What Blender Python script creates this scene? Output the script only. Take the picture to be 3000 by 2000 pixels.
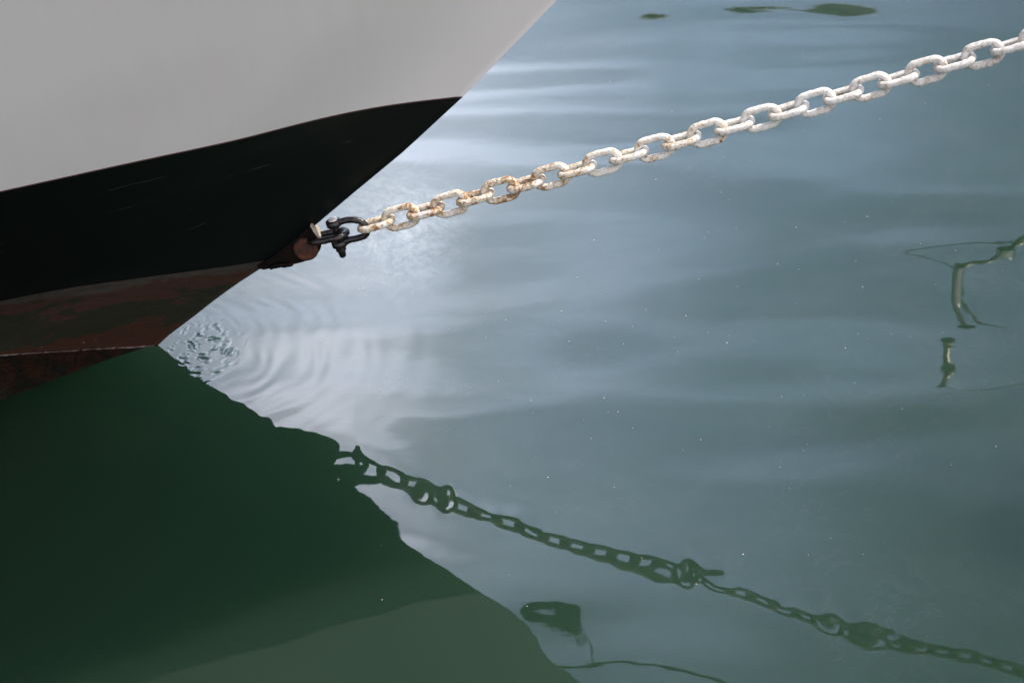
import bpy, bmesh, math, random
import numpy as np
from mathutils import Vector, Matrix

for o in list(bpy.data.objects): bpy.data.objects.remove(o, do_unlink=True)
sc = bpy.context.scene
C = sc.collection
random.seed(7); np.random.seed(7)

# ------------------------------------------------------------------ camera
cd = bpy.data.cameras.new('camera'); cam = bpy.data.objects.new('camera', cd); C.objects.link(cam)
TH, RO = .55, .022
F = Vector((0, math.cos(TH), -math.sin(TH))); R0 = Vector((1, 0, 0)); U0 = R0.cross(F)
RR = R0*math.cos(RO) - U0*math.sin(RO); UU = R0*math.sin(RO) + U0*math.cos(RO)
m3 = Matrix((RR, UU, -F)).transposed()
cam.matrix_world = Matrix.Translation((.86251, -4.26731, 2.60578)) @ m3.to_4x4()
cd.sensor_width = 36; cd.lens = 72; cd.clip_start = .05; cd.clip_end = 3000
cd.dof.use_dof = True; cd.dof.focus_distance = 4.65; cd.dof.aperture_fstop = 6.3
sc.camera = cam

# ------------------------------------------------------------------ light
SUN_EL, SUN_AZ = math.radians(58), math.radians(62)      # azimuth measured from +y towards +x
EXPOSURE = 1.0
sc.view_settings.view_transform = 'Standard'; sc.view_settings.look = 'None'
sc.view_settings.gamma = 1; sc.view_settings.exposure = EXPOSURE
sv = Vector((math.sin(SUN_AZ)*math.cos(SUN_EL), math.cos(SUN_AZ)*math.cos(SUN_EL), math.sin(SUN_EL)))
sl = bpy.data.lights.new('sun', 'SUN'); sl.energy = 3.0; sl.angle = math.radians(.53); sl.color = (1, .95, .88)
so = bpy.data.objects.new('sun', sl); C.objects.link(so); so.location = (3, 5, 12)
so.rotation_euler = (-sv).to_track_quat('-Z', 'Y').to_euler()

def nd(nt, t, **kw):
    n = nt.nodes.new(t)
    for k, v in kw.items():
        if k in n.inputs.keys() if hasattr(n, 'inputs') else False: n.inputs[k].default_value = v
        else: setattr(n, k, v)
    return n
def mathn(nt, op, a, b=None, c=None, clamp=False):
    n = nt.nodes.new('ShaderNodeMath'); n.operation = op; n.use_clamp = clamp
    for i, v in enumerate((a, b, c)):
        if v is None: continue
        if isinstance(v, (int, float)): n.inputs[i].default_value = v
        else: nt.links.new(v, n.inputs[i])
    return n.outputs[0]
def ramp(nt, fac, stops, interp='LINEAR'):
    n = nt.nodes.new('ShaderNodeValToRGB'); n.color_ramp.interpolation = interp
    e = n.color_ramp.elements
    while len(e) < len(stops): e.new(.5)
    for q, (p, c) in zip(e, stops):
        q.position = p; q.color = (c, c, c, 1) if isinstance(c, (int, float)) else (*c, 1)
    nt.links.new(fac, n.inputs[0]); return n.outputs[0]
def mixc(nt, f, a, b, bt='MIX'):
    n = nt.nodes.new('ShaderNodeMix'); n.data_type = 'RGBA'; n.blend_type = bt
    for i, v in ((0, f), (6, a), (7, b)):
        if isinstance(v, (int, float)): n.inputs[i].default_value = v
        elif isinstance(v, tuple): n.inputs[i].default_value = (*v, 1)
        else: nt.links.new(v, n.inputs[i])
    return n.outputs[2]
def noise(nt, vec, scale, detail=4, rough=.5, dist=0, dim='3D'):
    n = nt.nodes.new('ShaderNodeTexNoise'); n.noise_dimensions = dim
    n.inputs['Scale'].default_value = scale; n.inputs['Detail'].default_value = detail
    n.inputs['Roughness'].default_value = rough; n.inputs['Distortion'].default_value = dist
    if vec is not None: nt.links.new(vec, n.inputs['Vector'])
    return n.outputs['Fac']
def mapping(nt, vec, scale=(1, 1, 1), rot=(0, 0, 0), loc=(0, 0, 0)):
    n = nt.nodes.new('ShaderNodeMapping')
    n.inputs['Scale'].default_value = scale; n.inputs['Rotation'].default_value = rot; n.inputs['Location'].default_value = loc
    nt.links.new(vec, n.inputs['Vector']); return n.outputs[0]

w = bpy.data.worlds.new('World'); sc.world = w; w.use_nodes = True
nt = w.node_tree; nt.nodes.clear()
out = nt.nodes.new('ShaderNodeOutputWorld'); bg = nt.nodes.new('ShaderNodeBackground'); bg.inputs[1].default_value = .05
nt.links.new(bg.outputs[0], out.inputs[0])
sky = nt.nodes.new('ShaderNodeTexSky'); sky.sky_type = 'NISHITA'; sky.sun_disc = False
sky.sun_elevation = SUN_EL; sky.sun_rotation = SUN_AZ; sky.dust_density = .2; sky.air_density = 1.0; sky.ozone_density = 4.0
tc = nt.nodes.new('ShaderNodeTexCoord'); dirv = tc.outputs['Generated']
def lobe(az, el, width):            # soft patch of sky round one direction, width in degrees
    a, e = math.radians(az), math.radians(el)
    v = (math.sin(a)*math.cos(e), math.cos(a)*math.cos(e), math.sin(e))
    d = nt.nodes.new('ShaderNodeVectorMath'); d.operation = 'DOT_PRODUCT'
    nm = nt.nodes.new('ShaderNodeVectorMath'); nm.operation = 'NORMALIZE'; nt.links.new(dirv, nm.inputs[0])
    nt.links.new(nm.outputs[0], d.inputs[0]); d.inputs[1].default_value = v
    k = 1/(math.radians(width)**2)
    return mathn(nt, 'EXPONENT', mathn(nt, 'MULTIPLY', mathn(nt, 'SUBTRACT', d.outputs['Value'], 1.0), k))
cl = noise(nt, mapping(nt, dirv, (3.4, 3.0, 8.0), (.16, .22, .7), (3.1, 1.7, .4)), 2.2, 2, .4, .3)
cl = ramp(nt, cl, [(.30, .72), (.72, 1.25)], 'EASE')
veil = mathn(nt, 'MULTIPLY', mathn(nt, 'MULTIPLY', lobe(-1.5, 29.5, 9.8), 33.0), cl)    # thin blue-white veil beyond the ship
vc = mixc(nt, 1.0, (.68, .90, 1.30), veil, 'MULTIPLY')
core = mathn(nt, 'MULTIPLY', mathn(nt, 'ADD', mathn(nt, 'MULTIPLY', lobe(-8.0, 33.8, 5), 17.0), mathn(nt, 'ADD', mathn(nt, 'MULTIPLY', lobe(-6.5, 33.8, 2.2), 52.0), mathn(nt, 'MULTIPLY', lobe(-3.6, 26.2, 3.8), 36.0))), cl)       # brighter lavender cloud inside it
vc = mixc(nt, 1.0, vc, mixc(nt, 1.0, (1.03, .97, 1.02), core, 'MULTIPLY'), 'ADD')
fill_lobe = mathn(nt, 'MULTIPLY', lobe(150, 30, 42), 20.0)                                # warm sky glow added behind the camera to brighten the shaded hull
vc = mixc(nt, 1.0, vc, mixc(nt, 1.0, (1.08, .99, .96), fill_lobe, 'MULTIPLY'), 'ADD')
tot = mixc(nt, 1.0, sky.outputs[0], vc, 'ADD')
nt.links.new(tot, bg.inputs[0])

# ------------------------------------------------------------------ helpers
def link(o): C.objects.link(o); return o
def tag(o, label=None, cat=None, group=None, kind=None):
    for k, v in (('label', label), ('category', cat), ('group', group), ('kind', kind)):
        if v: o[k] = v
    return o
def empty(name, loc=(0, 0, 0)):
    o = bpy.data.objects.new(name, None); link(o); o.location = loc; o.empty_display_size = .1; return o
def mesh_obj(name, verts, faces, mat, parent=None, smooth=True, sharp=None):
    me = bpy.data.meshes.new(name); me.from_pydata([tuple(v) for v in verts], [], faces); me.update()
    bm = bmesh.new(); bm.from_mesh(me); bmesh.ops.recalc_face_normals(bm, faces=bm.faces); bm.to_mesh(me); bm.free()
    if smooth:
        me.polygons.foreach_set('use_smooth', [True]*len(me.polygons))
        if sharp: me.set_sharp_from_angle(angle=math.radians(sharp))
    o = bpy.data.objects.new(name, me); link(o)
    if mat: me.materials.append(mat)
    if parent: o.parent = parent; o.matrix_parent_inverse = Matrix.Translation(parent.location).inverted()
    return o
def tube(path, radii, n=14, closed=False, lump=0, seed=0, caps=True):
    P = [Vector(p) for p in path]; N = len(P)
    if not hasattr(radii, '__len__'): radii = [radii]*N
    rs = np.random.RandomState(seed)
    ph = rs.rand(6)*6.28
    tang = []
    for i in range(N):
        a = P[(i-1) % N] if (closed or i > 0) else P[i]; b = P[(i+1) % N] if (closed or i < N-1) else P[i]
        tang.append((b-a).normalized())
    ref = Vector((0, 0, 1)) if abs(tang[0].z) < .9 else Vector((0, 1, 0))
    nrm = (ref - tang[0]*ref.dot(tang[0])).normalized(); V = []; Fc = []
    for i in range(N):
        nrm = (nrm - tang[i]*nrm.dot(tang[i])).normalized(); bn = tang[i].cross(nrm)
        for j in range(n):
            a = 2*math.pi*j/n; r = radii[i]
            if lump:
                u = 2*math.pi*i/N
                r += lump*(math.sin(3*u+ph[0]+2*a)+math.sin(7*u+ph[1]-a)+.8*math.sin(13*u+ph[2]+3*a)+.7*math.sin(19*u+ph[3]-2*a))*.4 + lump*rs.randn()*.25
            V.append(P[i] + (nrm*math.cos(a)+bn*math.sin(a))*r)
    M = N if closed else N-1
    for i in range(M):
        for j in range(n):
            a = i*n+j; b = i*n+(j+1) % n; c = ((i+1) % N)*n+(j+1) % n; d = ((i+1) % N)*n+j
            Fc.append((a, b, c, d))
    if not closed and caps:
        Fc.append(tuple(range(n))[::-1]); Fc.append(tuple(range((N-1)*n, N*n)))
    return V, Fc
def joinvf(*parts):
    V, Fc = [], []
    for v, f in parts:
        k = len(V); V += list(v); Fc += [tuple(i+k for i in q) for q in f]
    return V, Fc
def lathe(profile, axis_from, axis_dir, n=24):
    """profile: (distance along axis, radius) pairs"""
    a = Vector(axis_dir).normalized(); o = Vector(axis_from)
    path = [o + a*t for t, r in profile]
    ref = Vector((0, 0, 1)) if abs(a.z) < .8 else Vector((0, 1, 0))
    u = (ref - a*ref.dot(a)).normalized(); v = a.cross(u); V = []; Fc = []
    for (t, r) in profile:
        for j in range(n):
            q = 2*math.pi*j/n; V.append(o + a*t + (u*math.cos(q)+v*math.sin(q))*max(r, 1e-5))
    for i in range(len(profile)-1):
        for j in range(n): Fc.append((i*n+j, i*n+(j+1) % n, (i+1)*n+(j+1) % n, (i+1)*n+j))
    Fc.append(tuple(range(n))[::-1]); Fc.append(tuple(range((len(profile)-1)*n, len(profile)*n)))
    return V, Fc
def smooth_path(pts, per=8, closed=False):
    P = [Vector(p) for p in pts]; N = len(P); o = []
    seg = N if closed else N-1
    for i in range(seg):
        g = lambda k: P[k % N] if closed else P[min(max(k, 0), N-1)]
        a, b, c, d = g(i-1), g(i), g(i+1), g(i+2)
        for j in range(per):
            t = j/per
            o.append(.5*((2*b)+(c-a)*t+(2*a-5*b+4*c-d)*t*t+(3*b-a-3*c+d)*t**3))
    if not closed: o.append(P[-1])
    return o
def box(x0, x1, y0, y1, z0, z1):
    V = [Vector((x, y, z)) for x in (x0, x1) for y in (y0, y1) for z in (z0, z1)]
    return V, [(0, 1, 3, 2), (4, 6, 7, 5), (0, 4, 5, 1), (2, 3, 7, 6), (0, 2, 6, 4), (1, 5, 7, 3)]

def newmat(name):
    m = bpy.data.materials.new(name); m.use_nodes = True
    nt = m.node_tree; b = nt.nodes['Principled BSDF']
    return m, nt, b
def bump(nt, b, h, strength=.3, dist=.002, normal=None):
    n = nt.nodes.new('ShaderNodeBump'); n.inputs['Strength'].default_value = strength; n.inputs['Distance'].default_value = dist
    nt.links.new(h, n.inputs['Height'])
    if normal: nt.links.new(normal, n.inputs['Normal'])
    if b: nt.links.new(n.outputs[0], b.inputs['Normal'])
    return n.outputs[0]
def objco(nt):
    return nt.nodes.new('ShaderNodeTexCoord').outputs['Object']
def worldpos(nt):
    return nt.nodes.new('ShaderNodeNewGeometry').outputs['Position']
def sepxyz(nt, v):
    s = nt.nodes.new('ShaderNodeSeparateXYZ'); nt.links.new(v, s.inputs[0]); return s.outputs

# ------------------------------------------------------------------ materials
def mat_topside():
    m, nt, b = newmat('white_hull_paint'); p = objco(nt)
    st = noise(nt, mapping(nt, p, (30, 4, .7)), 1.0, 5, .6)
    big = noise(nt, p, 1.6, 3, .5)
    c = mixc(nt, ramp(nt, st, [(.42, 0), (.8, .3)]), (.63, .605, .595), (.57, .54, .525))
    seam = noise(nt, mapping(nt, p, (9, 2, .25), loc=(.3, 0, 0)), 1.0, 3, .5)
    c = mixc(nt, ramp(nt, seam, [(.60, 0), (.64, .09), (.70, 0)]), c, (.62, .50, .42))
    c = mixc(nt, ramp(nt, big, [(.35, 0), (.75, .35)]), c, (.56, .545, .54))
    nt.links.new(c, b.inputs['Base Color']); b.inputs['Roughness'].default_value = .38
    b.inputs['Specular IOR Level'].default_value = .45
    h = noise(nt, mapping(nt, p, (2.2, 2.2, 2.2)), 1.0, 2, .4)
    bump(nt, b, h, .6, .012)
    return m
def mat_black():
    m, nt, b = newmat('black_hull_paint'); p = objco(nt)
    xs_, _, zs_ = sepxyz(nt, p)
    brk = noise(nt, mapping(nt, p, (9, 9, 1)), 1, 4, .6); wob = noise(nt, mapping(nt, p, (6, 6, 0)), 1, 3, .5)
    f = None
    for z0, sl_, lo in ((.515, .16, .55), (.600, .10, .57), (.455, .05, .62), (.33, .42, .62)):
        q = mathn(nt, 'SUBTRACT', zs_, mathn(nt, 'ADD', mathn(nt, 'MULTIPLY', xs_, sl_), mathn(nt, 'ADD', mathn(nt, 'MULTIPLY', wob, .022), z0-.011)))
        q = mathn(nt, 'LESS_THAN', mathn(nt, 'ABSOLUTE', q), .0008)
        q = mathn(nt, 'MULTIPLY', q, ramp(nt, brk, [(lo, 0), (lo+.05, .35)]))
        f = q if f is None else mathn(nt, 'MAXIMUM', f, q)
    scuff = ramp(nt, noise(nt, mapping(nt, p, (3, 3, 9)), 1, 7, .7, .4), [(.55, 0), (.8, .10)])
    c = mixc(nt, scuff, (.0030, .0046, .0042), (.035, .037, .034))
    c = mixc(nt, f, c, (.10, .10, .09))
    nt.links.new(c, b.inputs['Base Color']); b.inputs['Roughness'].default_value = .42
    b.inputs['Specular IOR Level'].default_value = .18
    bump(nt, b, noise(nt, p, 3, 2, .4), .5, .01)
    return m
def mat_rustband():
    m, nt, b = newmat('red_antifouling_paint'); p = objco(nt); z = sepxyz(nt, p)[2]
    n1 = noise(nt, mapping(nt, p, (6, 4, 15)), 1.0, 9, .72, .35)
    n2 = noise(nt, p, 45, 5, .65)
    n3 = noise(nt, mapping(nt, p, (3, 2, 8), loc=(4, 1, 2)), 1.0, 4, .6, .3)
    c = mixc(nt, n2, (.026, .011, .008), (.042, .017, .011))
    low = ramp(nt, mathn(nt, 'ADD', z, mathn(nt, 'MULTIPLY', n1, .10)), [(.12, 1), (.16, 0)])
    c = mixc(nt, low, c, mixc(nt, n2, (.024, .008, .004), (.045, .014, .006)))
    # dark weed patches
    zz = mathn(nt, 'ABSOLUTE', mathn(nt, 'SUBTRACT', z, .115))
    band = mathn(nt, 'SUBTRACT', n1, mathn(nt, 'MULTIPLY', zz, 2.2))
    c = mixc(nt, ramp(nt, band, [(.40, 0), (.43, .9)]), c, (.010, .013, .006))
    # scraped grey strip along the top edge
    g = mathn(nt, 'ADD', z, mathn(nt, 'MULTIPLY', mathn(nt, 'SUBTRACT', n3, .5), .12))
    c = mixc(nt, ramp(nt, g, [(.217, 0), (.224, .8)]), c, mixc(nt, n2, (.022, .022, .019), (.05, .046, .040)))
    # barnacle specks low down
    v = nt.nodes.new('ShaderNodeTexVoronoi'); v.inputs['Scale'].default_value = 75; nt.links.new(p, v.inputs['Vector'])
    sp = mathn(nt, 'MULTIPLY', mathn(nt, 'LESS_THAN', v.outputs['Distance'], .16), ramp(nt, n2, [(.5, 0), (.6, 1)]))
    near = ramp(nt, z, [(.02, 1), (.075, 0)])
    sp = mathn(nt, 'MULTIPLY', mathn(nt, 'MULTIPLY', sp, near), ramp(nt, n3, [(.5, 0), (.6, 1)]))
    c = mixc(nt, sp, c, (.35, .33, .28))
    c = mixc(nt, ramp(nt, noise(nt, mapping(nt, p, (16, 10, 60)), 1, 7, .7, .3), [(.45, 0), (.7, .55)]), c, (.016, .012, .008))
    nt.links.new(c, b.inputs['Base Color']); b.inputs['Roughness'].default_value = .7
    b.inputs['Specular IOR Level'].default_value = .3
    bump(nt, b, mathn(nt, 'ADD', n2, n1), .5, .004)
    return m
def mat_fouled():
    m, nt, b = newmat('fouled_bottom_paint'); p = objco(nt)
    n1 = noise(nt, p, 22, 6, .65, .3); n2 = noise(nt, p, 90, 4, .6)
    c = mixc(nt, ramp(nt, n1, [(.42, 0), (.6, 1)]), (.005, .005, .003), (.016, .006, .003))
    c = mixc(nt, ramp(nt, n2, [(.68, 0), (.72, .6)]), c, (.10, .095, .08))
    nt.links.new(c, b.inputs['Base Color']); b.inputs['Roughness'].default_value = .6; b.inputs['Specular IOR Level'].default_value = .12
    bump(nt, b, mathn(nt, 'ADD', n1, n2), .8, .006)
    return m
def mat_ridge():
    m, nt, b = newmat('ridge_paint'); p = objco(nt); n = noise(nt, p, 60, 4, .6)
    c = mixc(nt, ramp(nt, n, [(.5, 0), (.72, 1)]), (.035, .012, .010), (.16, .13, .11))
    nt.links.new(c, b.inputs['Base Color']); b.inputs['Roughness'].default_value = .55
    return m
def mat_chain():
    m, nt, b = newmat('whitewashed_rusting_steel'); g = worldpos(nt); x = sepxyz(nt, g)[0]
    oi = nt.nodes.new('ShaderNodeObjectInfo')
    n1 = noise(nt, g, 120, 8, .72, .25); n2 = noise(nt, g, 300, 5, .65); n3 = noise(nt, g, 20, 2, .5)
    # rust eats the paint on the length nearest the ship
    rx = ramp(nt, mathn(nt, 'DIVIDE', x, 3.0), [(.17, .02), (.24, .055), (.29, .08), (.325, .07), (.35, .0), (.6, -.05), (.8, -.07)])
    t = mathn(nt, 'ADD', mathn(nt, 'ADD', n1, rx), mathn(nt, 'MULTIPLY', mathn(nt, 'SUBTRACT', n3, .5), .28))
    t = mathn(nt, 'ADD', t, mathn(nt, 'MULTIPLY', mathn(nt, 'SUBTRACT', oi.outputs['Random'], .5), .07))
    white = mixc(nt, n2, (.70, .685, .66), (.88, .87, .84))
    yel = mathn(nt, 'MULTIPLY', ramp(nt, mathn(nt, 'DIVIDE', x, 3.0), [(.2, 1), (.5, .0)]), ramp(nt, noise(nt, g, 40, 4, .6), [(.4, 0), (.6, .8)]))
    white = mixc(nt, yel, white, (.70, .58, .38))
    c = mixc(nt, ramp(nt, t, [(.50, 0), (.60, .7)]), white, (.56, .38, .18))
    c = mixc(nt, ramp(nt, t, [(.59, 0), (.64, .95)]), c, mixc(nt, n2, (.11, .034, .010), (.42, .17, .045)))
    # shade on the right-hand links, painted in as mottled grey
    gx = ramp(nt, mathn(nt, 'DIVIDE', x, 3.0), [(.45, 0), (.68, 1)])
    gm = mathn(nt, 'MULTIPLY', gx, ramp(nt, n1, [(.40, .15), (.62, .75)]))
    c = mixc(nt, gm, c, (.36, .34, .33))
    n4 = noise(nt, g, 210, 8, .8, .3)
    c = mixc(nt, ramp(nt, n4, [(.55, 0), (.63, .55)]), c, (.28, .22, .18))
    n5 = noise(nt, g, 60, 6, .7, .3)
    c = mixc(nt, ramp(nt, n5, [(.57, 0), (.68, .4)]), c, (.42, .38, .34))
    nt.links.new(c, b.inputs['Base Color']); b.inputs['Roughness'].default_value = .62
    bump(nt, b, mathn(nt, 'ADD', n1, mathn(nt, 'MULTIPLY', n2, .6)), 1.0, .0045)
    return m
def mat_shackle():
    m, nt, b = newmat('black_painted_steel'); g = objco(nt)
    n = noise(nt, g, 70, 5, .6); n2 = noise(nt, g, 200, 3, .6)
    c = mixc(nt, ramp(nt, n, [(.5, 0), (.68, 1)]), (.007, .006, .007), (.030, .013, .010))
    nt.links.new(c, b.inputs['Base Color']); b.inputs['Roughness'].default_value = .24
    bump(nt, b, mathn(nt, 'ADD', n, n2), .5, .0025)
    return m
def mat_simple(name, col, rough=.5, col2=None, scale=20, metal=0, bs=.3, bd=.002):
    m, nt, b = newmat(name); g = objco(nt); n = noise(nt, g, scale, 5, .6)
    c = mixc(nt, ramp(nt, n, [(.35, 0), (.7, 1)]), col, col2 or tuple(k*.7 for k in col))
    nt.links.new(c, b.inputs['Base Color']); b.inputs['Roughness'].default_value = rough; b.inputs['Metallic'].default_value = metal
    bump(nt, b, n, bs, bd); return m
M_TOP, M_BLACK, M_RUST, M_FOUL, M_RIDGE, M_CHAIN, M_SHACK = mat_topside(), mat_black(), mat_rustband(), mat_fouled(), mat_ridge(), mat_chain(), mat_shackle()
M_BOSS = mat_simple('rusted_boss', (.075, .019, .007), .8, (.004, .003, .003), 70, bs=.8, bd=.003)
M_LUG = mat_simple('chipped_black_steel', (.0035, .0035, .0035), .45, (.012, .006, .005), 22, bs=.8, bd=.004)
M_LUG.node_tree.nodes['Principled BSDF'].inputs['Specular IOR Level'].default_value = .08
M_LIT_EDGE = mat_simple('lit_edge_tone', (.42, .37, .30), .8, (.22, .17, .12), 120)  # light on the lug's front edge, painted as a pale colour
M_ROPE = mat_simple('dark_rope', (.035, .045, .03), .8, (.02, .025, .02), 200)
M_RAIL = mat_simple('brassy_rail', (.42, .38, .26), .3, (.3, .28, .18), 30, metal=.7, bs=.05)
M_FIT = mat_simple('polished_steel_fitting', (.9, .87, .8), .22, (.8, .78, .72), 30, metal=1, bs=.05)
M_DARKHULL = mat_simple('dark_green_hull', (.012, .022, .02), .4, (.02, .03, .028), 3)
M_CREAM = mat_simple('cream_canvas', (.8, .76, .62), .8, (.7, .66, .5), 6)
M_OLIVE = mat_simple('olive_canvas', (.62, .66, .62), .8, (.5, .55, .52), 6)
M_WHITE = mat_simple('white_gelcoat', (.6, .6, .58), .3, (.5, .5, .48), 4)
M_GLASS = mat_simple('dark_glass', (.02, .025, .03), .08, (.02, .025, .03), 4, bs=0)
M_PILE = mat_simple('tarred_timber', (.05, .04, .03), .8, (.025, .02, .015), 12, bs=.8, bd=.01)

# ------------------------------------------------------------------ water
def water_h(X, Y):
    H = np.zeros_like(X)
    rs = np.random.RandomState(3)
    # long lazy swell, crests nearly along x
    for lam, am, ang in ((.95, .0006, 94), (.61, .00022, 82), (1.7, .0010, 100), (.43, .00010, 99), (.75, .0002, 120), (3.1, .0012, 88)):
        k = 2*math.pi/lam; a = math.radians(ang); H += am*np.sin(k*(X*math.cos(a)+Y*math.sin(a))+rs.rand()*6.28)
    # gentle cat's-paw ripple, stronger near the ship
    near = np.exp(-((X-.2)**2+(Y+.3)**2)/.45**2)
    amp = .022+.13*near+.10*np.exp(-((X-.62)**2+(Y+.78)**2)/.26**2)
    R = np.zeros_like(X)
    for i in range(26):
        lam = .035+.10*rs.rand(); a = math.radians(-30+rs.rand()*160); k = 2*math.pi/lam
        R += (.0026*lam/(2*math.pi))*np.sin(k*(X*math.cos(a)+Y*math.sin(a))+rs.rand()*6.28)*(.5+rs.rand())
    H += R*amp
    # rings spreading from the forefoot
    cx, cy = .02, .02
    r = np.hypot(X-cx, Y-cy); th = np.arctan2(Y-cy, X-cx)
    jit = .010*np.sin(3*th+1)+.006*np.sin(7*th+2)
    env = np.exp(-((r-.38)/.19)**2)
    irr = .55+.45*np.sin(9*th+23*r+1)*np.sin(4*th-31*r+2)
    H += .00015*env*np.sin(2*math.pi*(r+jit+.006*np.sin(11*th+40*r))/(.034+.02*r))*irr
    H += .00008*np.exp(-((r-.40)/.22)**2)*np.sin(2*math.pi*(r+jit)/.085+1)
    # tight capillary ripples in the angle under the stem
    c2x, c2y = .115, -.03
    env2 = np.exp(-(((X-c2x)/.075)**2+((Y-c2y)/.14)**2)**2)
    nz = np.zeros_like(X); md = np.zeros_like(X); v_ = th*.16
    for i in range(22):
        lam = .012+.015*rs.rand(); a = math.radians(rs.normal(0, 38)); k = 2*math.pi/lam
        nz += lam*np.sin(k*((r+.5*jit)*math.cos(a)+v_*math.sin(a))+rs.rand()*6.28)
    for i in range(10):
        lam = .04+.04*rs.rand(); a = rs.rand()*6.28; k = 2*math.pi/lam
        md += np.sin(k*(X*math.cos(a)+Y*math.sin(a))+rs.rand()*6.28)
    H += env2*.0054*nz*np.clip(.35+.35*md, 0, 1.3)
    # slow heave under the chain's image, gently crowned between the dimples
    yc = np.interp(X, CHX, CHY); W = np.exp(-((Y-yc)/.13)**2)*np.clip((X-.36)/.12, 0, 1)*np.clip((2.3-X)/.3, 0, 1)
    for lam, am, ang in ((.31, .00034, 93), (.38, .00042, 84), (.23, .00012, 101), (.52, .0005, 96)):
        k = 2*math.pi/lam; a = math.radians(ang); H += am*(1-.95*W)*np.clip((2.45-X)/.5, .22, 1)*(1-.75*np.exp(-((X-.45)/.35)**2-((Y+.75)/.4)**2))*np.sin(k*(X*math.cos(a)+Y*math.sin(a))+1.2*np.sin(1.7*X+ang)+rs.rand()*6.28)
    for i in range(9):
        lam = .09+.12*rs.rand(); a = math.radians(20+rs.rand()*140); k = 2*math.pi/lam
        H += .0012*lam/(2*math.pi)*(1-.8*W)*np.exp(-((X-.65)/.6)**2-((Y+.75)/.5)**2)*np.sin(k*(X*math.cos(a)+Y*math.sin(a))+rs.rand()*6.28)
    H += W*(np.interp(X, CHX, CHS)*(Y-yc) - .085*(Y-yc)**2)
    for (x, y, sx, sy, d) in DIMPLES:
        H -= d*np.exp(-((X-x)/sx)**2-((Y-y)/sy)**2)
    return H
CHX = [.40, .493, .69, .80, .95, 1.10, 1.227, 1.40, 1.544, 1.75, 2.0]
CHY = [-.36, -.455, -.645, -.71, -.80, -.87, -.94, -1.06, -1.14, -1.26, -1.40]
CHS = [.0, .012, -.006, -.008, -.008, -.001, .006, -.001, -.005, .007, .0]
DIMPLES = [(.660, -.632, .024, .040, .00085), (.712, -.655, .014, .046, .0010),
           (1.160, -.940, .030, .036, .00052), (1.215, -.930, .018, .046, .00090), (1.280, -.955, .030, .036, .00062),
           (1.480, -1.105, .022, .040, .00052), (1.545, -1.145, .034, .046, .00088)]
_rd = np.random.RandomState(21)
for _i in range(12):
    _x = .50+1.35*_rd.rand(); _s = .012+.010*_rd.rand()
    DIMPLES.append((_x, float(np.interp(_x, CHX, CHY))+.02*_rd.randn(), _s, _s*1.5, (.00009+.00013*_rd.rand())*(1 if _rd.rand() < .7 else -1)))
def axis(lo, hi, step, far, fine, flo, fhi):
    # grid lines that crowd together smoothly between flo and fhi and open out towards the horizon
    core = [lo]
    while core[-1] < hi:
        d = max(flo-core[-1], core[-1]-fhi, 0); core.append(core[-1]+min(step, fine+.02*d))
    o1 = []; x = core[-1]; q = step
    while x < far: q *= 1.16; x += q; o1.append(x)
    o2 = []; x = lo; q = step
    while x > -far: q *= 1.16; x -= q; o2.append(x)
    return np.array(o2[::-1]+core+o1)
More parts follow.
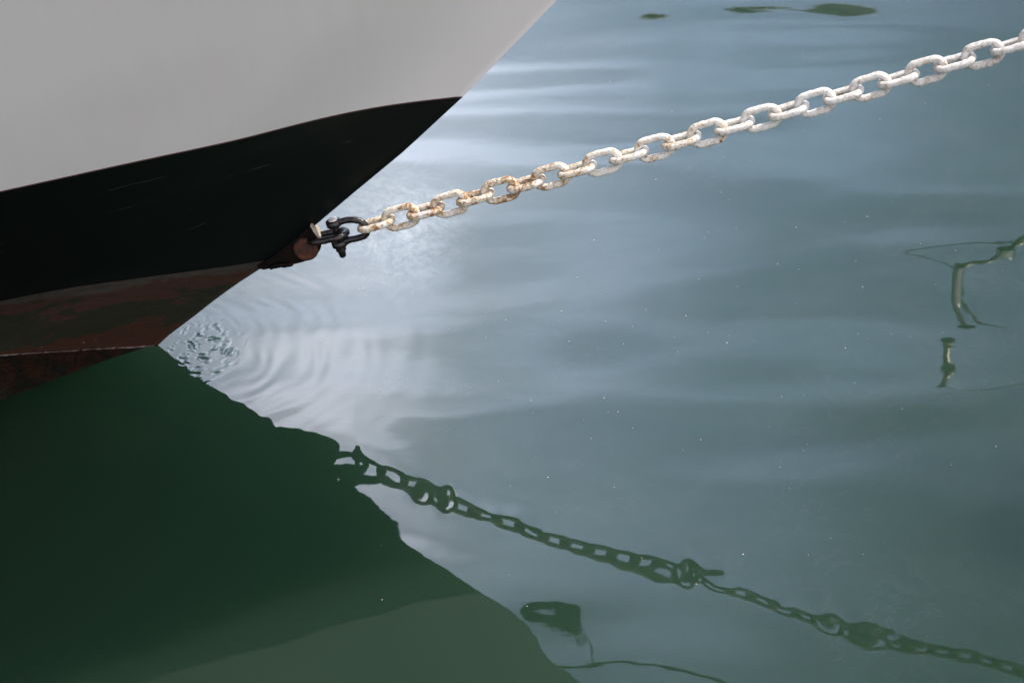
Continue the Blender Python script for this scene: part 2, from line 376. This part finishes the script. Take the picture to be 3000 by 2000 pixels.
def build_water():
    xs = axis(-.95, 2.75, .0052, 900, .0020, -.02, .24); ys = axis(-1.5, 2.5, .0060, 900, .0022, -.19, .15)
    X, Y = np.meshgrid(xs, ys, indexing='xy')
    H = water_h(X, Y)
    fade = np.clip(1-(np.maximum(np.abs(X-.9)-2.3, np.abs(Y-.5)-2.5))/1.5, 0, 1)
    H *= np.clip(fade, 0, 1)
    H = H.astype(np.float32)
    ny, nx = X.shape
    me = bpy.data.meshes.new('water')
    co = np.stack([X, Y, H], -1).reshape(-1, 3).astype(np.float32)
    me.vertices.add(len(co)); me.vertices.foreach_set('co', co.ravel())
    i = np.arange((ny-1)*(nx-1)); r = i//(nx-1); c = i % (nx-1); a = r*nx+c
    q = np.stack([a, a+1, a+nx+1, a+nx], 1).astype(np.int32)
    me.loops.add(q.size); me.loops.foreach_set('vertex_index', q.ravel())
    me.polygons.add(len(q)); me.polygons.foreach_set('loop_start', np.arange(0, q.size, 4, dtype=np.int32))
    me.polygons.foreach_set('use_smooth', np.ones(len(q), dtype=bool))
    me.update(calc_edges=True); me.validate()
    o = bpy.data.objects.new('water', me); link(o); tag(o, kind='structure')
    m, nt, b = newmat('harbour_water'); g = worldpos(nt)
    base = noise(nt, g, 1.1, 2, .5)
    col = mixc(nt, ramp(nt, base, [(.3, 0), (.7, 1)]), (.0108, .0275, .0158), (.0126, .0312, .0178))
    # thin milky film drifting on the surface
    wv = nt.nodes.new('ShaderNodeVectorMath'); wv.operation = 'ADD'
    nz = nt.nodes.new('ShaderNodeTexNoise'); nz.inputs['Scale'].default_value = 2.6; nz.inputs['Detail'].default_value = 3; nt.links.new(g, nz.inputs['Vector'])
    sc_ = nt.nodes.new('ShaderNodeVectorMath'); sc_.operation = 'SCALE'; sc_.inputs['Scale'].default_value = .55; nt.links.new(nz.outputs['Color'], sc_.inputs[0])
    nt.links.new(g, wv.inputs[0]); nt.links.new(sc_.outputs[0], wv.inputs[1])
    w1 = noise(nt, mapping(nt, wv.outputs[0], (1, 1, 1), (0, 0, math.radians(35))), 7, 6, .62, .8)
    wisp = ramp(nt, w1, [(.485, 0), (.50, 1), (.515, 0)])
    patch = ramp(nt, noise(nt, g, 1.7, 3, .5), [(.42, 0), (.62, 1)])
    film = mathn(nt, 'MULTIPLY', wisp, mathn(nt, 'MULTIPLY', patch, .010))
    haze_ = mathn(nt, 'MULTIPLY', ramp(nt, noise(nt, mapping(nt, wv.outputs[0], (1, 1.6, 1), (0, 0, .6)), 2.2, 6, .6), [(.45, 0), (.75, 1)]), .010)
    film = mathn(nt, 'ADD', film, haze_)
    sx = sepxyz(nt, g)
    film = mathn(nt, 'MULTIPLY', film, ramp(nt, mathn(nt, 'ADD', sx[0], mathn(nt, 'MULTIPLY', sx[1], .8)), [(.12, 0), (.5, 1)]))
    # scum just beyond the shackle, with the glare there painted in as white
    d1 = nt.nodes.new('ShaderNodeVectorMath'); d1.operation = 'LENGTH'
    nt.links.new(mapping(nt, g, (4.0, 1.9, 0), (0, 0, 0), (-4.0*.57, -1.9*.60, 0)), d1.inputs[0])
    glare = ramp(nt, d1.outputs['Value'], [(.0, 1), (1.0, 0)], 'EASE')
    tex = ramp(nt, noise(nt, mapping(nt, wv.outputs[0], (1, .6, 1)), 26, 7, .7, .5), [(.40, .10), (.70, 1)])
    film = mathn(nt, 'ADD', film, mathn(nt, 'MULTIPLY', mathn(nt, 'MULTIPLY', glare, tex), .24))
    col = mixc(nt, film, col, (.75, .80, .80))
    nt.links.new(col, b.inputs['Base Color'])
    b.inputs['Roughness'].default_value = .02; b.inputs['IOR'].default_value = 1.333
    b.inputs['Subsurface Weight'].default_value = 1.0; b.inputs['Subsurface Radius'].default_value = (.55, 1.0, .8)
    b.inputs['Subsurface Scale'].default_value = 6.0
    h1 = noise(nt, mapping(nt, g, (1, 1.7, 1), (0, 0, .35)), 9, 2, .4)
    bump(nt, b, h1, .15, .0010)
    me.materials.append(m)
    return o
build_water()

# ------------------------------------------------------------------ ship
PX = -.124                                   # the ship lies very nearly square to the view
STEM = [(-.45, -.10), (-.012, -.05), (-.004, 0), (.0197, .0254), (.1017, .0941), (.1601, .1455), (.2251, .1965), (.263, .224), (.3045, .255),
        (.4027, .3449), (.5004, .4355), (.6282, .5519), (.7643, .6893), (.8995, .8394), (.9743, .9238), (1.0257, .9873), (1.30, 1.32), (1.60, 1.74), (1.86, 2.15)]
SX, SZ = np.array([s[0] for s in STEM]), np.array([s[1] for s in STEM])
def stem_x(z): return float(np.interp(z, SZ, SX))
SS = np.array([0, .04, .09, .16, .25, .36, .48, .60, .72, .95, 1.3, 1.8, 2.6, 3.6, 5.0])
BL = np.array([0, .014, .030, .056, .094, .150, .208, .268, .325, .43, .52, .70, .90, 1.02, 1.05])      # at the ridge
BM = np.array([0, .014, .030, .048, .070, .096, .140, .200, .262, .38, .55, .76, 1.00, 1.15, 1.18])     # top of the red paint
BH = np.array([0, .014, .030, .056, .100, .170, .257, .326, .396, .535, .73, .98, 1.25, 1.40, 1.42])    # top of the black paint and above
sden = np.concatenate([np.linspace(0, 1.2, 161), np.linspace(1.3, 5.0, 28)])
def sm(t):
    v = np.interp(sden, SS, t)
    for _ in range(70): v[1:160] = .25*v[:159]+.5*v[1:160]+.25*v[2:161]
    return v
BLs, BMs, BHs = sm(BL), sm(BM), sm(BH)
def breadth(z):
    if z <= .02: return BLs
    if z <= .255: t = (z-.02)/.235; return BLs*(1-t)+BMs*t
    if z <= .69: t = (z-.255)/.435; return BMs*(1-t)+BHs*t
    t = min(1, (z-.69)/1.4); return BHs*(1+.10*t)
def z_red(s): return .255-.018*min(1, s/.35)        # paint line dips a little aft of the stem
def z_black(s): return .6893
def z_ridge(s): return .003+.048*min(1.0, max(0, s-.02)/.38)**1.3
def ring(zf, side, widen=0, stem=None):
    """One fore-and-aft line of hull points at height zf(s) on one side (-1 near, +1 far)."""
    P = []
    for i, s in enumerate(sden):
        z = zf(s) if callable(zf) else zf
        x0 = stem_x(zf(0) if callable(zf) else zf)
        b = breadth(z)[i] + (widen(s) if widen else 0)
        b = max(b, .004)
        x = x0-s; P.append(Vector((x, PX*x*math.exp(-max(0, -x-.6)*.3)+side*b, z)))
    return P
def strake(name, levels, mat, parent, widen=None):
    V, Fc = [], []; n = len(sden)
    for side in (-1, 1):
        base = len(V)
        for l in levels: V += ring(l, side, (widen[levels.index(l)] if widen else None))
        for i in range(len(levels)-1):
            for j in range(n-1):
                a = base+i*n+j; Fc.append((a, a+1, a+n+1, a+n))
    half = len(V)//2
    for i in range(len(levels)-1):                    # narrow stem face and transom
        Fc.append((i*n, (i+1)*n, half+(i+1)*n, half+i*n))
        Fc.append((i*n+n-1, half+i*n+n-1, half+(i+1)*n+n-1, (i+1)*n+n-1))
    return mesh_obj(name, V, Fc, mat, parent, True, 50)
ship = empty('ship', (-.5, 0, 0))
tag(ship, 'raked ship bow painted white over black with rusty red bottom paint', 'ship')
def lerpz(za, zb, t): return lambda s: za(s)*(1-t)+zb(s)*t
top_levels = [z_black]+[(lambda s, q=q: q) for q in np.linspace(.72, 2.12, 22)]
strake('white_topside', top_levels, M_TOP, ship)
blk = [lerpz(z_red, z_black, t) for t in np.linspace(0, 1, 13)]
strake('black_boot_stripe', blk, M_BLACK, ship)
red = [lerpz(z_ridge, z_red, t) for t in np.linspace(0, 1, 9)]
strake('red_bottom_paint', red, M_RUST, ship)
# lower plating: bulges outwards under the ridge, then drops away under water
wout = lambda s: .0 + .150*min(1.4, max(0, s-.015)/.34)**1.15
lowz = [lambda s: -.40, lambda s: -.10, lambda s: -.012, lambda s: 0.001, lerpz(lambda s: .001, z_ridge, .5), z_ridge]
strake('lower_plating', lowz, M_FOUL, ship, [lambda s: -.02, wout, lambda s: wout(s)*1.06, wout, lambda s: wout(s)*.55, lambda s: 0.0])
lp_ = bpy.data.objects['lower_plating'].data      # growth makes the plating lumpy
rg = np.random.RandomState(8)
waves = [(rg.uniform(150, 520), rg.uniform(100, 400), rg.rand()*6.28, rg.uniform(.3, 1)) for _ in range(9)]
for v in lp_.vertices:
    if -.2 < v.co.z < .03: v.co.z += .0016*sum(a*math.sin(kx*v.co.x+ky*v.co.y+p) for kx, ky, p, a in waves)*min(1, max(0, -v.co.x/.1))
# raised knuckle along the ridge
V = []
for side in (-1,):
    rp = [p + Vector((0, -.0015, 0)) for p in ring(z_ridge, side)[1:150]]
    kv = tube(rp, .0020, 8, lump=.0012, seed=4)
mesh_obj('knuckle_line', *kv, M_RIDGE, ship)
# deck
n = len(sden); nearr, farr = ring(lambda s: 2.02, -1), ring(lambda s: 2.02, 1)
V = [p*1 for p in nearr]+farr
mesh_obj('deck', V, [(i, i+1, n+i+1, n+i) for i in range(n-1)], mat_simple('grey_deck_paint', (.3, .32, .32), .7), ship, False)
# thin bulwark cap
cap = [p+Vector((0, 0, .004)) for p in ring(lambda s: 2.12, -1)][::-1]+[p+Vector((0, 0, .004)) for p in ring(lambda s: 2.12, 1)][1:]
mesh_obj('bulwark_cap', *tube(cap, .028, 8), M_BLACK, ship)
# thin dark pinstripe between white and black
pl = [p+Vector((0, -.0006, 0)) for p in ring(z_black, -1)[:165]]
mesh_obj('paint_edge', *tube(pl, .0016, 6), mat_simple('maroon_edge', (.05, .012, .012), .5), ship)

# towing lug on the stem
def plane_y(x): return PX*x-.0
def extrude_xz(poly, half, name, mat, parent, bev=.004, off=0):
    bm = bmesh.new()
    fr = [bm.verts.new((x, plane_y(x)-half+off, z)) for x, z in poly]; bk = [bm.verts.new((x, plane_y(x)+half+off, z)) for x, z in poly]
    bm.faces.new(fr); bm.faces.new(bk[::-1]); k = len(poly)
    for i in range(k): bm.faces.new((fr[i], bk[i], bk[(i+1) % k], fr[(i+1) % k]))
    bmesh.ops.recalc_face_normals(bm, faces=bm.faces)
    bmesh.ops.bevel(bm, geom=[e for e in bm.edges], offset=bev, segments=3, affect='EDGES', clamp_overlap=True)
    me = bpy.data.meshes.new(name); bm.to_mesh(me); bm.free(); me.materials.append(mat)
    me.polygons.foreach_set('use_smooth', [True]*len(me.polygons)); me.set_sharp_from_angle(angle=math.radians(45))
    o = bpy.data.objects.new(name, me); link(o)
    if parent: o.parent = parent; o.matrix_parent_inverse = Matrix.Translation(parent.location).inverted()
    return o
lug = extrude_xz([(.398, .352), (.412, .340), (.421, .322), (.4225, .303), (.416, .286), (.402, .271), (.380, .259), (.352, .250), (.325, .244), (.275, .231), (.262, .240), (.31, .272), (.35, .305)],
                 .017, 'towing_lug', M_LUG, ship)
b1 = lathe([(-.002, .0300), (.003, .0295), (.006, .0275), (.0085, .024), (.009, .020), (.0075, .017), (.0085, .012), (.0095, .008), (.0095, 0)],
           (.3855, plane_y(.3855)-.016, .2945), (0, -1, 0), 36)
boss = mesh_obj('boss', *b1, M_BOSS, lug, True, 60)
boss.matrix_parent_inverse = ship.matrix_world.inverted() if False else Matrix.Identity(4)
boss.matrix_parent_inverse = Matrix.Identity(4)
lit_edge = extrude_xz([(.3985, .3575), (.4040, .3585), (.4235, .3245), (.4185, .3205), (.408, .337)], .019, 'lug_lit_edge', M_LIT_EDGE, None, .002)  # lit front edge of the lug, its brightness put into the colour
lit_edge.parent = lug
weld = tube(smooth_path([(.295, plane_y(.3)-.021, .243), (.315, plane_y(.31)-.0225, .250), (.335, plane_y(.33)-.022, .2525), (.352, plane_y(.35)-.021, .256)], 5), [.003]+[.0055]*14+[.003], 8, lump=.0015, seed=2)
wd = mesh_obj('weld_bead', *weld, M_LUG, None); wd.parent = lug

# ------------------------------------------------------------------ shackle and connecting link
def yy(x, d=0): return PX*x-.015+d
cl_ = empty('connecting_link', (.41, -.066, .32)); tag(cl_, 'short dark iron link joining the rusty lug on the bow to the shackle', 'link')
def loop_path(c, T, W, straight, r, per=10):
    """stadium in the plane of T and W"""
    P = []
    for sgn, a0 in ((1, -90), (-1, 90)):
        for k in range(per+1):
            a = math.radians(a0+180*k/per)
            P.append(c + T*(sgn*straight/2) + T*(r*math.cos(a)) + W*(r*math.sin(a)))
        q0 = P[-1]; q1 = c - T*(sgn*straight/2) + W*(sgn*r)
        for k in range(1, 7): P.append(q0.lerp(q1, k/7))
    return P
T1 = Vector((.080, -.0099, .0215)).normalized(); W1 = Vector((.05, .97, -.10)); W1 = (W1-T1*W1.dot(T1)).normalized()
c1 = Vector((.4405, -.0700, .3300))
lp = loop_path(c1, T1, W1, .046, .021)
V, Fc = tube(lp, .0083, 14, True, lump=.0005, seed=9)
cm = mesh_obj('link_body', V, Fc, M_SHACK, cl_)
sh = empty('shackle', (.49, -.076, .34)); tag(sh, 'black D shackle with a flat pin head between bow lug and white chain', 'shackle')
bow = smooth_path([(.4555, yy(.4555), .3655), (.472, yy(.472), .3705), (.495, yy(.495), .3760), (.515, yy(.515), .3740), (.5285, yy(.5285), .3640), (.5325, yy(.5325), .3500),
                   (.5265, yy(.5265), .3360), (.510, yy(.51), .3285), (.490, yy(.49), .3230), (.468, yy(.468), .3145)], 6)
nb = len(bow); rad = [.0078+.0030*max(0, 1-i/7)+.0030*max(0, 1-(nb-1-i)/7) for i in range(nb)]
pdir = Vector((.0145, -.0018, -.078)).normalized()
e1 = lathe([(-.0085, .0145), (-.006, .0185), (.006, .0185), (.0085, .0145)], (.4555, yy(.4555), .3655), pdir, 22)
e2 = lathe([(-.0085, .0145), (-.006, .0185), (.006, .0185), (.0085, .0145)], (.4655, yy(.4655), .3130), pdir, 22)
mesh_obj('shackle_bow', *joinvf(tube(bow, rad, 14, lump=.0004, seed=3), e1, e2), M_SHACK, sh, True, 60)
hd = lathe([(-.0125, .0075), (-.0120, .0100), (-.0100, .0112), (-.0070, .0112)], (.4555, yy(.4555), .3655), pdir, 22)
mesh_obj('pin_head', *hd, mat_simple('glint_pale_steel', (.66, .64, .62), .35, (.45, .40, .36), 90), sh, True, 40)  # sun glint on the head, painted in as a pale steel colour
pin = lathe([(-.0080, .0075), (.060, .0078), (.0625, .0125), (.072, .0120), (.0735, .0095), (.088, .0078), (.0905, .0055)],
            (.4555, yy(.4555), .3655), pdir, 22)
mesh_obj('shackle_pin', *pin, M_SHACK, sh, True, 40)

# ------------------------------------------------------------------ chain
chain = empty('mooring_chain', (.6, -.085, .38))
tag(chain, 'white painted iron chain with rust stains running from the bow shackle up to the right', 'chain')
D, INNER, WC = .0165, .0612, .0440
def link_proto(seed):
    c = Vector((0, 0, 0)); T = Vector((1, 0, 0)); W = Vector((0, 0, 1))
    r = WC/2; straight = INNER+D-WC
    P = loop_path(c, T, W, straight, r, 14)
    N = len(P); radl = []
    for i, p in enumerate(P):
        radl.append(D/2*(1+.05*math.exp(-((abs(p.x)-(straight/2+r))/.01)**2)))
    V, Fc = tube(P, radl, 16, True, lump=.00065, seed=seed)
    o = mesh_obj('chain_link', V, Fc, M_CHAIN); return o
protos = [link_proto(11), link_proto(23), link_proto(37), link_proto(51)]
def chain_pt(k):       # k in units of two links, 0 at the first face-on link
    return Vector((.61258+.11575*k, -.08542-.01159*k, .38429+.03767*k+.0001535*k*(k-1)))
rl = random.Random(5); used = set(); j = 0
for i in range(-1, 38):
    k = i/2; p = chain_pt(k); T = (chain_pt(k+.01)-chain_pt(k-.01)).normalized()
    face = (i % 2 == 0)
    roll = math.radians(7+rl.uniform(-4, 4))
    N_A = Vector((0, -math.cos(roll), math.sin(roll))); N_A = (N_A-T*N_A.dot(T)).normalized()
    N = N_A if face else T.cross(N_A).normalized()
    if not face and N.z < 0: N = -N
    T2 = (Matrix.Rotation(rl.uniform(-.02, .02), 3, N) @ T)
    W = N.cross(T2).normalized()
    pi = j % 4; j += 1
    if pi in used: o = protos[pi].copy(); link(o)
    else: o = protos[pi]; used.add(pi)
    flip = -1 if rl.random() < .5 else 1
    # columns: local x=T, y=N', z=W
    X, Z = T2*flip, W; Yv = Z.cross(X)
    mw = Matrix((X, Yv, Z)).transposed().to_4x4(); mw.translation = p
    o.parent = chain; o.matrix_parent_inverse = Matrix.Translation(chain.location).inverted(); o.matrix_basis = mw
end = chain_pt(18.6)
# mooring pile the chain leads to, out of the frame on the right
pile = empty('mooring_pile', (end.x+.12, end.y, 0)); tag(pile, 'tarred timber mooring pile holding the upper end of the chain', 'pile')
mesh_obj('timber_post', *lathe([(-.8, .13), (1.2, .13), (1.75, .125), (1.78, .11)], (end.x+.14, end.y, 0), (0, 0, 1), 28), M_PILE, pile, True, 50)
mesh_obj('iron_band', *lathe([(0, .135), (.002, .142), (.058, .142), (.06, .135)], (end.x+.14, end.y, end.z-.03), (0, 0, 1), 28), M_SHACK, pile, True, 50)

# ------------------------------------------------------------------ floating specks
def specks():
    rs = np.random.RandomState(12); V = []; Fc = []; n = 0
    while n < 160:
        x = rs.normal(1.15, .62); y = rs.normal(.1, .75)
        if not (-.1 < x < 2.6 and -1.15 < y < 2.2): continue
        if x < .5+ .0*y and y < 0.1 and x < .35-y*.9: continue
        r = .0004+.0008*rs.rand()**4; k = len(V); a0 = rs.rand()*6.28; m = 6; el = 1+rs.rand()*1.2
        z = float(water_h(np.array([x]), np.array([y]))[0])+.0004
        for layer in (0, .0007):
            for i in range(m):
                a = 6.283*i/m; dx = r*el*math.cos(a)*(1+.3*rs.randn()*.5); dy = r*1.3*math.sin(a)
                V.append((x+dx*math.cos(a0)-dy*math.sin(a0), y+dx*math.sin(a0)+dy*math.cos(a0), z+layer))
        Fc.append(tuple(range(k+m, k+2*m)))
        for i in range(m): Fc.append((k+i, k+(i+1) % m, k+m+(i+1) % m, k+m+i))
        n += 1
    o = mesh_obj('floating_specks', V, Fc, mat_simple('pale_scum', (.58, .56, .52), .7, (.35, .24, .16), 9), None, False)
    tag(o, 'scattered pale specks of debris floating on the water', 'debris', kind='stuff')
specks()

# ------------------------------------------------------------------ things above the frame that the water mirrors
rp = smooth_path([(.1, 1.0, 1.83), (.614, 1, 1.815), (.84, 1, 1.822), (.92, 1, 1.835), (1.04, 1, 1.842), (1.2, 1, 1.828), (1.25, 1, 1.848), (1.35, 1, 1.867), (1.47, 1, 1.912), (1.64, 1, 1.985), (2.0, 1, 2.10), (2.8, 1, 2.32), (3.8, 1, 2.5)], 8)
tag(mesh_obj('mooring_rope', *tube(rp, .0075, 8, lump=.001), M_ROPE), 'thin dark rope mirrored as a wavering line at the foot of the picture', 'rope')
fend = empty('ring_fender', (.96, 1.0, 1.7)); tag(fend, 'small dark ring fender hung on the rope, mirrored as a dark loop', 'fender')
ringp = smooth_path([(.895, 1.0, 1.685), (.93, 1.0, 1.662), (.975, 1.0, 1.662), (1.03, 1.0, 1.690), (1.065, 1.0, 1.712), (1.02, 1.0, 1.725), (.965, 1.0, 1.722), (.915, 1.0, 1.712)], 8, True)
mesh_obj('ring', *tube(ringp, .019, 10, True, lump=.003, seed=5), M_ROPE, fend)
mesh_obj('lashing', *tube(smooth_path([(1.02, 1, 1.715), (1.06, 1, 1.75), (1.09, 1, 1.74), (1.10, 1, 1.84)], 6), .0022, 6), M_ROPE, fend)
rail = empty('bow_rail', (2.9, 2.2, 0)); tag(rail, 'pale tubular rail of a neighbouring boat mirrored as a crooked line at the right', 'rail')
Y = 2.2
mesh_obj('rail_tube', *tube(smooth_path([(3.5, Y, .85), (2.95, Y, .93), (2.727, Y, .965), (2.665, Y, 1.02), (2.606, Y, 1.09), (2.54, Y, 1.11), (2.49, Y, 1.18), (2.515, Y, 1.27), (2.545, Y, 1.355)], 8), .010, 10), M_RAIL, rail)
mesh_obj('brace', *tube(smooth_path([(2.50, Y, 1.19), (2.555, Y, 1.24), (2.59, Y, 1.315), (2.685, Y, 1.37)], 8), .006, 8), M_RAIL, rail)
mesh_obj('foot_plate', *lathe([(0, .035), (.008, .035)], (2.545, Y, 1.355), (0, 0, 1), 16), M_RAIL, rail)
mesh_obj('lamp', *lathe([(0, .02), (.01, .034), (.05, .036), (.06, .02)], (2.655, Y-.02, .985), (0, 0, 1), 16), M_FIT, rail)
mesh_obj('joint', *lathe([(0, .017), (.01, .022), (.07, .02), (.08, .015)], (2.50, Y-.01, 1.12), (-.15, 0, 1), 16), M_FIT, rail)
mesh_obj('stay_wire', *tube(smooth_path([(2.70, Y, .98), (2.50, Y, .96), (2.30, Y, 1.01), (2.36, Y, 1.07), (2.487, Y, 1.15)], 8), .0028, 6), M_ROPE, rail)
mesh_obj('support_arm', *tube([(3.5, Y, .85), (3.6, Y+.3, .6)], .016, 10), M_RAIL, rail)
aer = empty('stanchion', (2.48, Y, 1.46)); tag(aer, 'short olive stanchion with flared ends mirrored near the right edge', 'stanchion')
mesh_obj('shaft', *lathe([(0, .028), (.006, .028), (.008, .014), (.112, .012), (.114, .020), (.12, .020)], (2.484, Y, 1.462), (-.06, 0, 1), 14), M_RAIL, aer)
mesh_obj('arm', *tube(smooth_path([(2.48, Y+.0, 1.575), (2.70, Y+.2, 1.80), (3.2, Y+.35, 1.75), (3.6, Y+.4, 1.3)], 8), .003, 6), M_ROPE, aer)

def boat(name, label, x0, x1, y, beam, h, mat, parts=True, flip=1):
    """small moored boat: pointed bow at x0, transom at x1"""
    e = empty(name, ((x0+x1)/2, y, 0)); tag(e, label, 'boat')
    ns, nz = 24, 7; V = []
    for i in range(ns):
        t = i/(ns-1); 
        for jn in range(nz):
            u = jn/(nz-1); z = -.25+(h+.25)*u*(1+.12*(1-t)**2)
            x = x0+(x1-x0)*t+(1-u)*.55*(1-t)**2
            b = beam/2*(min(1, t*2.2)**.6)*(.55+.45*u)+.01
            V += [(x, y-b, z), (x, y+b, z)]
    Fc = []
    for i in range(ns-1):
        for jn in range(nz-1):
            for s in (0, 1):
                a = (i*nz+jn)*2+s; Fc.append((a, a+2, a+2+nz*2, a+nz*2))
        a = (i*nz+nz-1)*2; Fc.append((a, a+1, a+1+nz*2, a+nz*2))
    for jn in range(nz-1):
        for i in (0, ns-1):
            a = (i*nz+jn)*2; Fc.append((a, a+1, a+3, a+2))
    mesh_obj('hull', V, Fc, mat, e, True, 40); return e
b1_ = boat('dark_boat', 'dark green hulled boat just beyond the right edge, seen only as a mirror image', 3.0, 6.5, 3.1, 1.5, 1.05, M_DARKHULL)
b2_ = boat('moored_yacht', 'white yacht with cream and olive canvas, only its mirror image touching the top edge', .2, 7.5, 12.9, 2.8, 1.5, M_WHITE)
mesh_obj('cabin', *box(2.0, 5.8, 12.0, 13.8, 1.5, 2.7), M_WHITE, b2_, False)
for k in range(4): mesh_obj('window', *box(2.25+k*.9, 2.9+k*.9, 11.985, 12.02, 1.95, 2.4), M_GLASS, b2_, False)
def canopy(name, x0, x1, y0, y1, z0, z1, mat, parent, wob):
    nx, ny = 16, 8; V = []
    for layer in (0, -.04):
        for i in range(nx):
            for jn in range(ny):
                u, v = i/(nx-1), jn/(ny-1)
                V.append((x0+(x1-x0)*u, y0+(y1-y0)*v, z0+(z1-z0)*(math.sin(math.pi*u)**.6)*(.8+.2*math.sin(math.pi*v))+wob*math.sin(9*u+1)+layer))
    Fc = []; n_ = nx*ny
    for l in (0, 1):
        for i in range(nx-1):
            for jn in range(ny-1):
                a = l*n_+i*ny+jn; Fc.append((a, a+1, a+ny+1, a+ny))
    for i in range(nx-1):
        for jn in (0, ny-1): a = i*ny+jn; Fc.append((a, a+ny, a+ny+n_, a+n_))
    for jn in range(ny-1):
        for i in (0, nx-1): a = i*ny+jn; Fc.append((a, a+1, a+1+n_, a+n_))
    return mesh_obj(name, V, Fc, mat, parent)
canopy('cream_canopy', 1.45, 2.35, 12.0, 13.8, 3.46, 3.85, M_CREAM, b2_, .07)
canopy('olive_canopy', 2.6, 4.25, 12.0, 13.8, 3.41, 3.76, M_OLIVE, b2_, .10)
for x in (1.5, 2.3, 3.2, 4.2):
    for y_ in (12.05, 13.75): mesh_obj('canopy_post', *tube([(x, y_, 1.45), (x, y_, 3.5)], .02, 8), M_WHITE, b2_)
